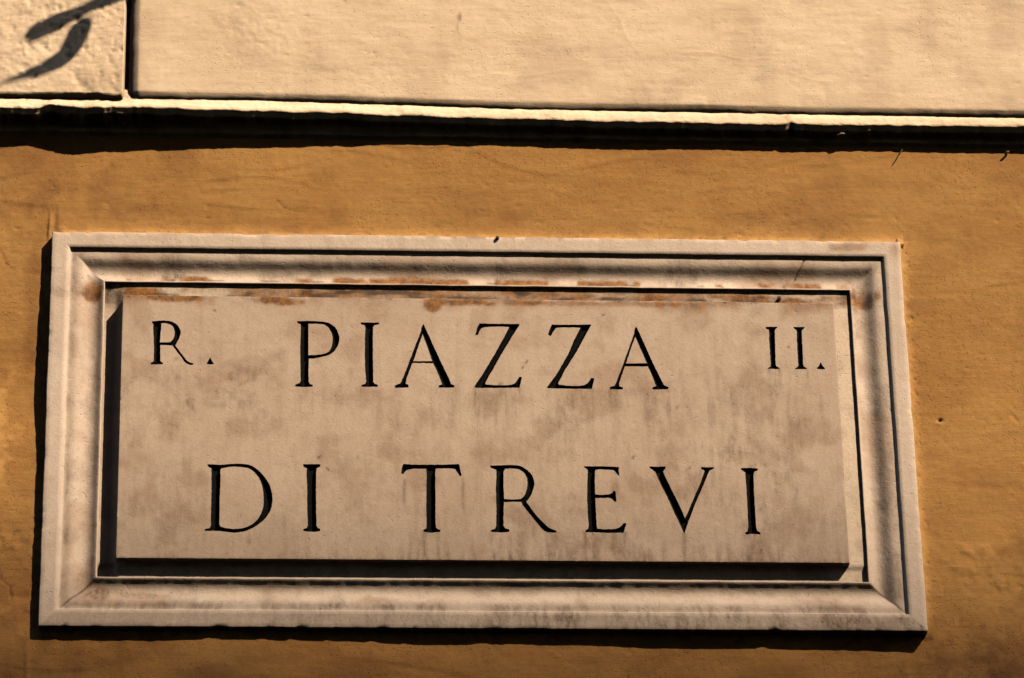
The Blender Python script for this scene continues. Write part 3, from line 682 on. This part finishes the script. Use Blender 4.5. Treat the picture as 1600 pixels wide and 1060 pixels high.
def grow(o, d):
    """move a closed outline along its normals (outlines outwards, counters inwards)"""
    t_ = np.roll(o, -1, 0) - np.roll(o, 1, 0); t_ /= np.linalg.norm(t_, axis=1)[:, None] + 1e-9
    ar = np.sum(o[:, 0] * np.roll(o[:, 1], -1) - np.roll(o[:, 0], -1) * o[:, 1])
    return o + np.stack([t_[:, 1], -t_[:, 0]], -1) * d * np.sign(ar)
loops = [[grow(resample(np.array(c) * 1e-4), .0006 if k == 0 else -.0004) for k, c in enumerate(cs)] for _, cs in LETTERS]

def cdt(points, edges):
    r = delaunay_2d_cdt([Vector(p) for p in points], edges, [], 0, 1e-7)
    v = np.array([tuple(q_) for q_ in r[0]]); f = np.array([tuple(q_) for q_ in r[2]])
    return v, f

rs = np.random.RandomState(8)
pts = []; eds = []
def add_loop(L):
    s_ = len(pts); k = len(L)
    pts.extend(map(tuple, L)); eds.extend([(s_ + a, s_ + (a + 1) % k) for a in range(k)])
A1 = .0010
border = resample([(-PW + A1, -PH + A1), (PW - A1, -PH + A1), (PW - A1, PH - A1), (-PW + A1, PH - A1)], .003)
add_loop(border)
for cs in loops:
    for L in cs: add_loop(L)
gx_, gz_ = np.meshgrid(np.arange(-PW + .003, PW - .002, .0031), np.arange(-PH + .003, PH - .002, .0031), indexing='ij')
gx_ = gx_.ravel() + rs.uniform(-.0006, .0006, gx_.size); gz_ = gz_.ravel() + rs.uniform(-.0006, .0006, gz_.size)
keep = np.ones(gx_.shape, bool)
for cs in loops:
    al = np.concatenate(cs); lo = al.min(0) - .003; hi = al.max(0) + .003
    sel = np.where((gx_ > lo[0]) & (gx_ < hi[0]) & (gz_ > lo[1]) & (gz_ < hi[1]))[0]
    d = seg_dist(gx_[sel], gz_[sel], cs); ins = inside(gx_[sel], gz_[sel], cs)
    keep[sel[(d < .0012) | ins]] = False
pts.extend(zip(gx_[keep], gz_[keep]))
V2, F2 = cdt(pts, eds)
ce = V2[F2].mean(1)
bad = np.zeros(len(F2), bool)
for cs in loops:
    al = np.concatenate(cs); lo = al.min(0); hi = al.max(0)
    sel = np.where((ce[:, 0] > lo[0]) & (ce[:, 0] < hi[0]) & (ce[:, 1] > lo[1]) & (ce[:, 1] < hi[1]))[0]
    bad[sel] |= inside(ce[sel, 0], ce[sel, 1], cs)
bl = [border]
bad |= ~((np.abs(ce[:, 0]) < PW - A1 + .0005) & (np.abs(ce[:, 1]) < PH - A1 + .0005))
F2 = F2[~bad]
X = V2[:, 0]; Z = V2[:, 1]
def face_y(x, z): return .00018 * N1.fbm(x, z, 18, 3)
Y = face_y(X, Z)
# small chips in the face
for k in range(40):
    Y += px_pit(X, Z, rs.uniform(-.55, .56), rs.uniform(-.21, .22), rs.uniform(.0014, .0024), .0007)
n1 = N1.fbm(X, Z, 20, 4); n2 = N2.fbm(X, Z * .16, 150, 4); n3 = N3.fbm(X, Z, 60, 4)
soot = .14 * sstep(-.2, 1.0, n1) + .14 * sstep(.2, 1.1, n3) * sstep(.4, .0, X + .3)
soot += .26 * blob(X, Z, -.40, .06, .18, .09) * sstep(0, 1.0, n3) + .11 * blob(X, Z, .12, .03, .34, .05) * sstep(-.9, .6, n2 + n1) + .20 * blob(X, Z, .42, .04, .15, .15) * sstep(-.7, .6, n2 + n1) + .16 * blob(X, Z, -.05, .055, .03, .05) + .14 * blob(X, Z, .13, .04, .03, .06)
soot += .16 * sstep(.02, -.22, Z)
for (chh, _), cs in zip(LETTERS, loops):
    if chh == '.': continue
    L = cs[0]; zb_ = L[:, 1].min(); foot = L[L[:, 1] < zb_ + .006]
    lo_x, hi_x = foot[:, 0].min(), foot[:, 0].max()
    ln = .05 if zb_ > 0 else .06
    dn = sstep(0.0, .002, zb_ - Z + .003) * np.exp(-np.clip(zb_ - Z, 0, 1) / ln)
    mid_ = sstep(lo_x - .004, lo_x + .002, X) * (1 - sstep(hi_x - .002, hi_x + .004, X))
    e_ = np.exp(-((X - lo_x) / .0022) ** 2) + np.exp(-((X - hi_x) / .0022) ** 2)
    amt = 1.0 if lo_x > -.12 else .45
    soot += amt * dn * (.45 * e_ * sstep(-.9, .3, n1 + n3) + .28 * mid_ * sstep(-.6, .5, n2 + .3 * n1))
# runs under both arms of the T and a dirty band along the foot of the panel
for cx in (-.1265, -.0325):
    soot += .60 * np.exp(-((X - cx - .0006 * n1) / .0026) ** 2) * sstep(-.085, -.095, Z) * sstep(-.165, -.12, Z)
soot += .30 * sstep(-.195, -.225, Z) * sstep(-.7, .7, n2) * sstep(-.35, -.1, X) + .14 * sstep(.16, .02, Z) * sstep(-.2, .9, n2 + .6 * n1)
rd = np.random.RandomState(21)
for k in range(85):
    cx = rd.uniform(-.56, .56) if k < 35 else rd.uniform(-.1, .56); z0 = rd.choice([.075, .074, -.147, .20, rd.uniform(-.15, .2)]) + rd.uniform(-.01, .01)
    wd = rd.uniform(.0012, .0060); ln = rd.uniform(.02, .085); am = rd.uniform(.08, .26)
    xx = X - cx - .0012 * N3(Z * 25 + k, Z * 0)
    soot += am * np.exp(-(xx / wd) ** 2) * sstep(0, .004, z0 - Z) * np.exp(-np.clip(z0 - Z, 0, 1) / ln)
soot += .30 * np.exp(-(PH - np.abs(Z)) / .003) + .22 * blob(X, Z, .40, -.09, .10, .09) * sstep(-.5, .4, n2)
rust = sstep(.205, .229, Z + .010 * N4.fbm(X, Z * .3, 16, 4)) * sstep(-.1, .55, N3.fbm(X + 1, Z * .3, 11, 4) + .15)
rust = rust * .55 + 1.3 * blob(X, Z, -.078, .219, .016, .016) + .9 * blob(X, Z, -.025, .225, .045, .009) + 1.2 * blob(X, Z, -.33, .225, .050, .010) + .8 * blob(X, Z, -.50, .227, .06, .007) + .5 * blob(X, Z, .18, .225, .2, .006)
rust += .7 * np.exp(-((X + .0695) / .0012) ** 2) * sstep(.09, .10, Z) * (1 - sstep(.122, .128, Z)) + .35 * blob(X, Z, .21, -.105, .008, .02) + .16 * sstep(.2, .7, n1)
ch = .75 * np.exp(-(PH - Z) / .0022) * sstep(.1, .6, N1.fbm(X, Z * 0, 45, 4)) * (Z > .2)
for cx, cz, l, a in ((.073, .118, .004, .9), (.067, .108, .003, .9), (.030, .078, .004, .6), (-.247, -.075, .004, -.8), (-.43, .205, .002, .2), (.315, .04, .004, .8), (.20, .205, .003, .5),
                     (-.26, -.054, .004, .9), (-.2, -.054, .002, .9), (.33, -.068, .004, .8), (.44, -.14, .003, 1.3), (.24, -.05, .003, .8), (-.49, .118, .0025, 1), (.50, .15, .0025, 1.2)):
    c_, s_ = math.cos(a), math.sin(a)
    ch = ch + .9 * np.exp(-((((X - cx) * c_ + (Z - cz) * s_) / (l * 1.1)) ** 2) - (((-(X - cx) * s_ + (Z - cz) * c_) / .0016) ** 2))
# side skirt of the panel
k0 = len(V2); nb = len(border)
sk = []
for dy, ins in ((.0002, .0004), (.0010, .0), (.0075, .0), (.0290, .0)):
    q_ = border * np.array([(PW - ins) / (PW - A1), (PH - ins) / (PH - A1)])
    q_ = q_ + .00025 * np.stack([N3.fbm(q_[:, 0], q_[:, 1], 90, 2), N4.fbm(q_[:, 0], q_[:, 1], 90, 2)], -1)
    sk.append(np.stack([q_[:, 0], face_y(q_[:, 0], q_[:, 1]) + dy, q_[:, 1]], -1))
V3 = np.concatenate([np.stack([X, Y, Z], -1)] + sk)
ti = []
def quad(a, b, c, d): ti.extend([(a, b, c), (a, c, d)])
for r_ in range(4):
    for a in range(nb):
        b_ = (a + 1) % nb
        p0, p1 = (a, b_) if r_ == 0 else (k0 + (r_ - 1) * nb + a, k0 + (r_ - 1) * nb + b_)
        quad(p0, k0 + r_ * nb + a, k0 + r_ * nb + b_, p1)
# cdt keeps the order of the input points, so 0..nb-1 is the border
F3 = np.concatenate([F2, np.array(ti)])
z_ = np.zeros(4 * nb)
pan = np_mesh("inscribed_panel", V3, F3, M_PANEL, plq,
              attrs={"soot": np.clip(np.concatenate([soot, z_ + .15]), 0, .9), "rust": np.clip(np.concatenate([rust, z_]), 0, .9), "char": np.clip(np.concatenate([ch, z_]), 0, .9)})

# carved, blackened letters: V-cut troughs that start at the outline
for (chh, _), cs in zip(LETTERS, loops):
    al = np.concatenate(cs); lo = al.min(0); hi = al.max(0)
    a_, b_ = np.meshgrid(np.arange(lo[0], hi[0], .0013), np.arange(lo[1], hi[1], .0013), indexing='ij')
    a_ = a_.ravel(); b_ = b_.ravel()
    ok = inside(a_, b_, cs) & (seg_dist(a_, b_, cs) > .0006)
    lp = []; le = []
    for L in cs:
        s_ = len(lp); k = len(L); lp.extend(map(tuple, L)); le.extend([(s_ + q_, s_ + (q_ + 1) % k) for q_ in range(k)])
    lp.extend(zip(a_[ok], b_[ok]))
    v_, f_ = cdt(lp, le)
    c_ = v_[f_].mean(1); f_ = f_[inside(c_[:, 0], c_[:, 1], cs)]
    dd = seg_dist(v_[:, 0], v_[:, 1], cs)
    y_ = face_y(v_[:, 0], v_[:, 1]) + .0002 + np.minimum(dd * 1.5, .0055) + .0004 * (dd > .0004)
    lt = np_mesh("letter", np.stack([v_[:, 0], y_, v_[:, 1]], -1), f_, M_LETTER, plq, smooth=False)
    lt["label"] = "carved black full stop" if chh == '.' else "carved black capital " + chh

# iron pins: a nail in the recess, one standing in for a dark hole ------------------------------------
def pin(x, y0, y1, z, r):
    tube("iron_pin", [(x, y0, z), (x + .0003, (y0 + y1) / 2, z), (x, y1 + .0004, z - .0003), (x, y1, z)], [r, r, r * 1.05, r * .7], M_IRON, plq, 9)
pin(.4905, .014, .0055, .2435, .0033)
pin(.0300, .010, -.0040, .3440, .0030)

# ------------------------------------------------------------------ wisps caught under the ledge
def wisp(loc, path, rad, label):
    e = bpy.data.objects.new("dry_twig", None)
    V = tube_verts([Vector(loc) + Vector(p) for p in path], rad, 6)
    me = bpy.data.meshes.new("dry_twig"); m_ = len(path); F_ = []
    for i_ in range(m_ - 1):
        for k_ in range(6): F_.append((i_ * 6 + k_, i_ * 6 + (k_ + 1) % 6, (i_ + 1) * 6 + (k_ + 1) % 6, (i_ + 1) * 6 + k_))
    F_.append(tuple(range(6))[::-1]); F_.append(tuple((m_ - 1) * 6 + k_ for k_ in range(6)))
    me.from_pydata([tuple(v - Vector(loc)) for v in V], [], F_); me.update()
    o = link("dry_twig", me, M_STRAW); o.location = loc
    o["label"] = label; o["category"] = "twig"
wisp((.7130, .012, .5300), [(0, .004, .002), (-.002, -.004, -.006), (-.006, -.006, -.013), (-.011, -.004, -.019)], [.0008, .0010, .0009, .0004],
     "thin dark twig slanting down from the ledge shadow, above the plaque's right corner")
wisp((.8900, .012, .5280), [(0, .006, .004), (.002, .000, -.001), (-.002, -.003, -.004), (-.006, -.002, -.007)], [.0010, .0020, .0022, .0008],
     "short thick dark twig poking out of the ledge shadow near the right picture edge")

# ------------------------------------------------------------------ wrought-iron lamp above (its scroll throws the hooked shadow)
lamp = empty("wall_lamp", (-.25, 0, 1.20),
             "wrought iron scroll bracket lamp above the rough block, throwing the hooked shadow on it", "wall lamp")
BX = -.25
def pl(d, z): return (BX, -d, z)
box_mesh("wall_plate", (BX - .03, -.012, 1.02), (BX + .03, .012, 1.86), M_IRON, lamp)
tube("arm", [pl(0, 1.78), pl(.3, 1.79), pl(.6, 1.80), pl(.92, 1.80)], [.013] * 4, M_IRON, lamp)
tube("strut", spline([pl(0, 1.50), pl(.10, 1.60), pl(.30, 1.70), pl(.60, 1.795)]), [.009] * 19, M_IRON, lamp)
s1 = spline([pl(.0, 1.08), pl(.10, 1.10), pl(.22, 1.165), pl(.352, 1.282), pl(.400, 1.322), pl(.440, 1.354), pl(.480, 1.386)])
tube("scroll", s1, [(float(np.interp(i_, [0, 22, 29, 33, 36], [.008, .0085, .0135, .0135, .002])),) * 2 for i_ in range(len(s1))], M_IRON, lamp)
s2 = spline([pl(.389, 1.312), pl(.391, 1.284), pl(.396, 1.270), pl(.410, 1.259), pl(.436, 1.272), pl(.468, 1.300), pl(.520, 1.350)])
tube("leaf", s2, [(float(np.interp(i_, [0, 3, 5, 7, 14, 22, 30, 36], [.0015, .0015, .0120, .0150, .0160, .0130, .007, .0006])),) * 2 for i_ in range(len(s2))], M_IRON, lamp)
tube("ring", [pl(.90 + .03 * math.cos(a), 1.755 + .03 * math.sin(a)) for a in np.linspace(0, 2 * math.pi, 17)], [.005] * 17, M_IRON, lamp)
def lathe(name, prof_, mat, n_=6):
    me = bpy.data.meshes.new(name); V = []; F_ = []
    for r, z in prof_:
        for k in range(n_):
            a = 2 * math.pi * k / n_; V.append((BX + r * math.cos(a) + .25, -.9 + r * math.sin(a), z - 1.20))
    for i_ in range(len(prof_) - 1):
        for k in range(n_): F_.append((i_ * n_ + k, i_ * n_ + (k + 1) % n_, (i_ + 1) * n_ + (k + 1) % n_, (i_ + 1) * n_ + k))
    me.from_pydata(V, [], F_); me.update(); return link(name, me, mat, lamp)
lathe("lantern_roof", [(.012, 1.73), (.02, 1.69), (.07, 1.66), (.15, 1.60), (.155, 1.585), (.14, 1.585)], M_IRON)
lathe("glass", [(.132, 1.583), (.085, 1.30)], M_GLASS)
lathe("lantern_base", [(.09, 1.30), (.09, 1.285), (.05, 1.27), (.015, 1.24), (.002, 1.20)], M_IRON)
for k in range(6):
    a = 2 * math.pi * k / 6
    tube("glazing_bar", [(BX + .134 * math.cos(a), -.9 + .134 * math.sin(a), 1.585), (BX + .087 * math.cos(a), -.9 + .087 * math.sin(a), 1.298)], [.005, .005], M_IRON, lamp, 6)
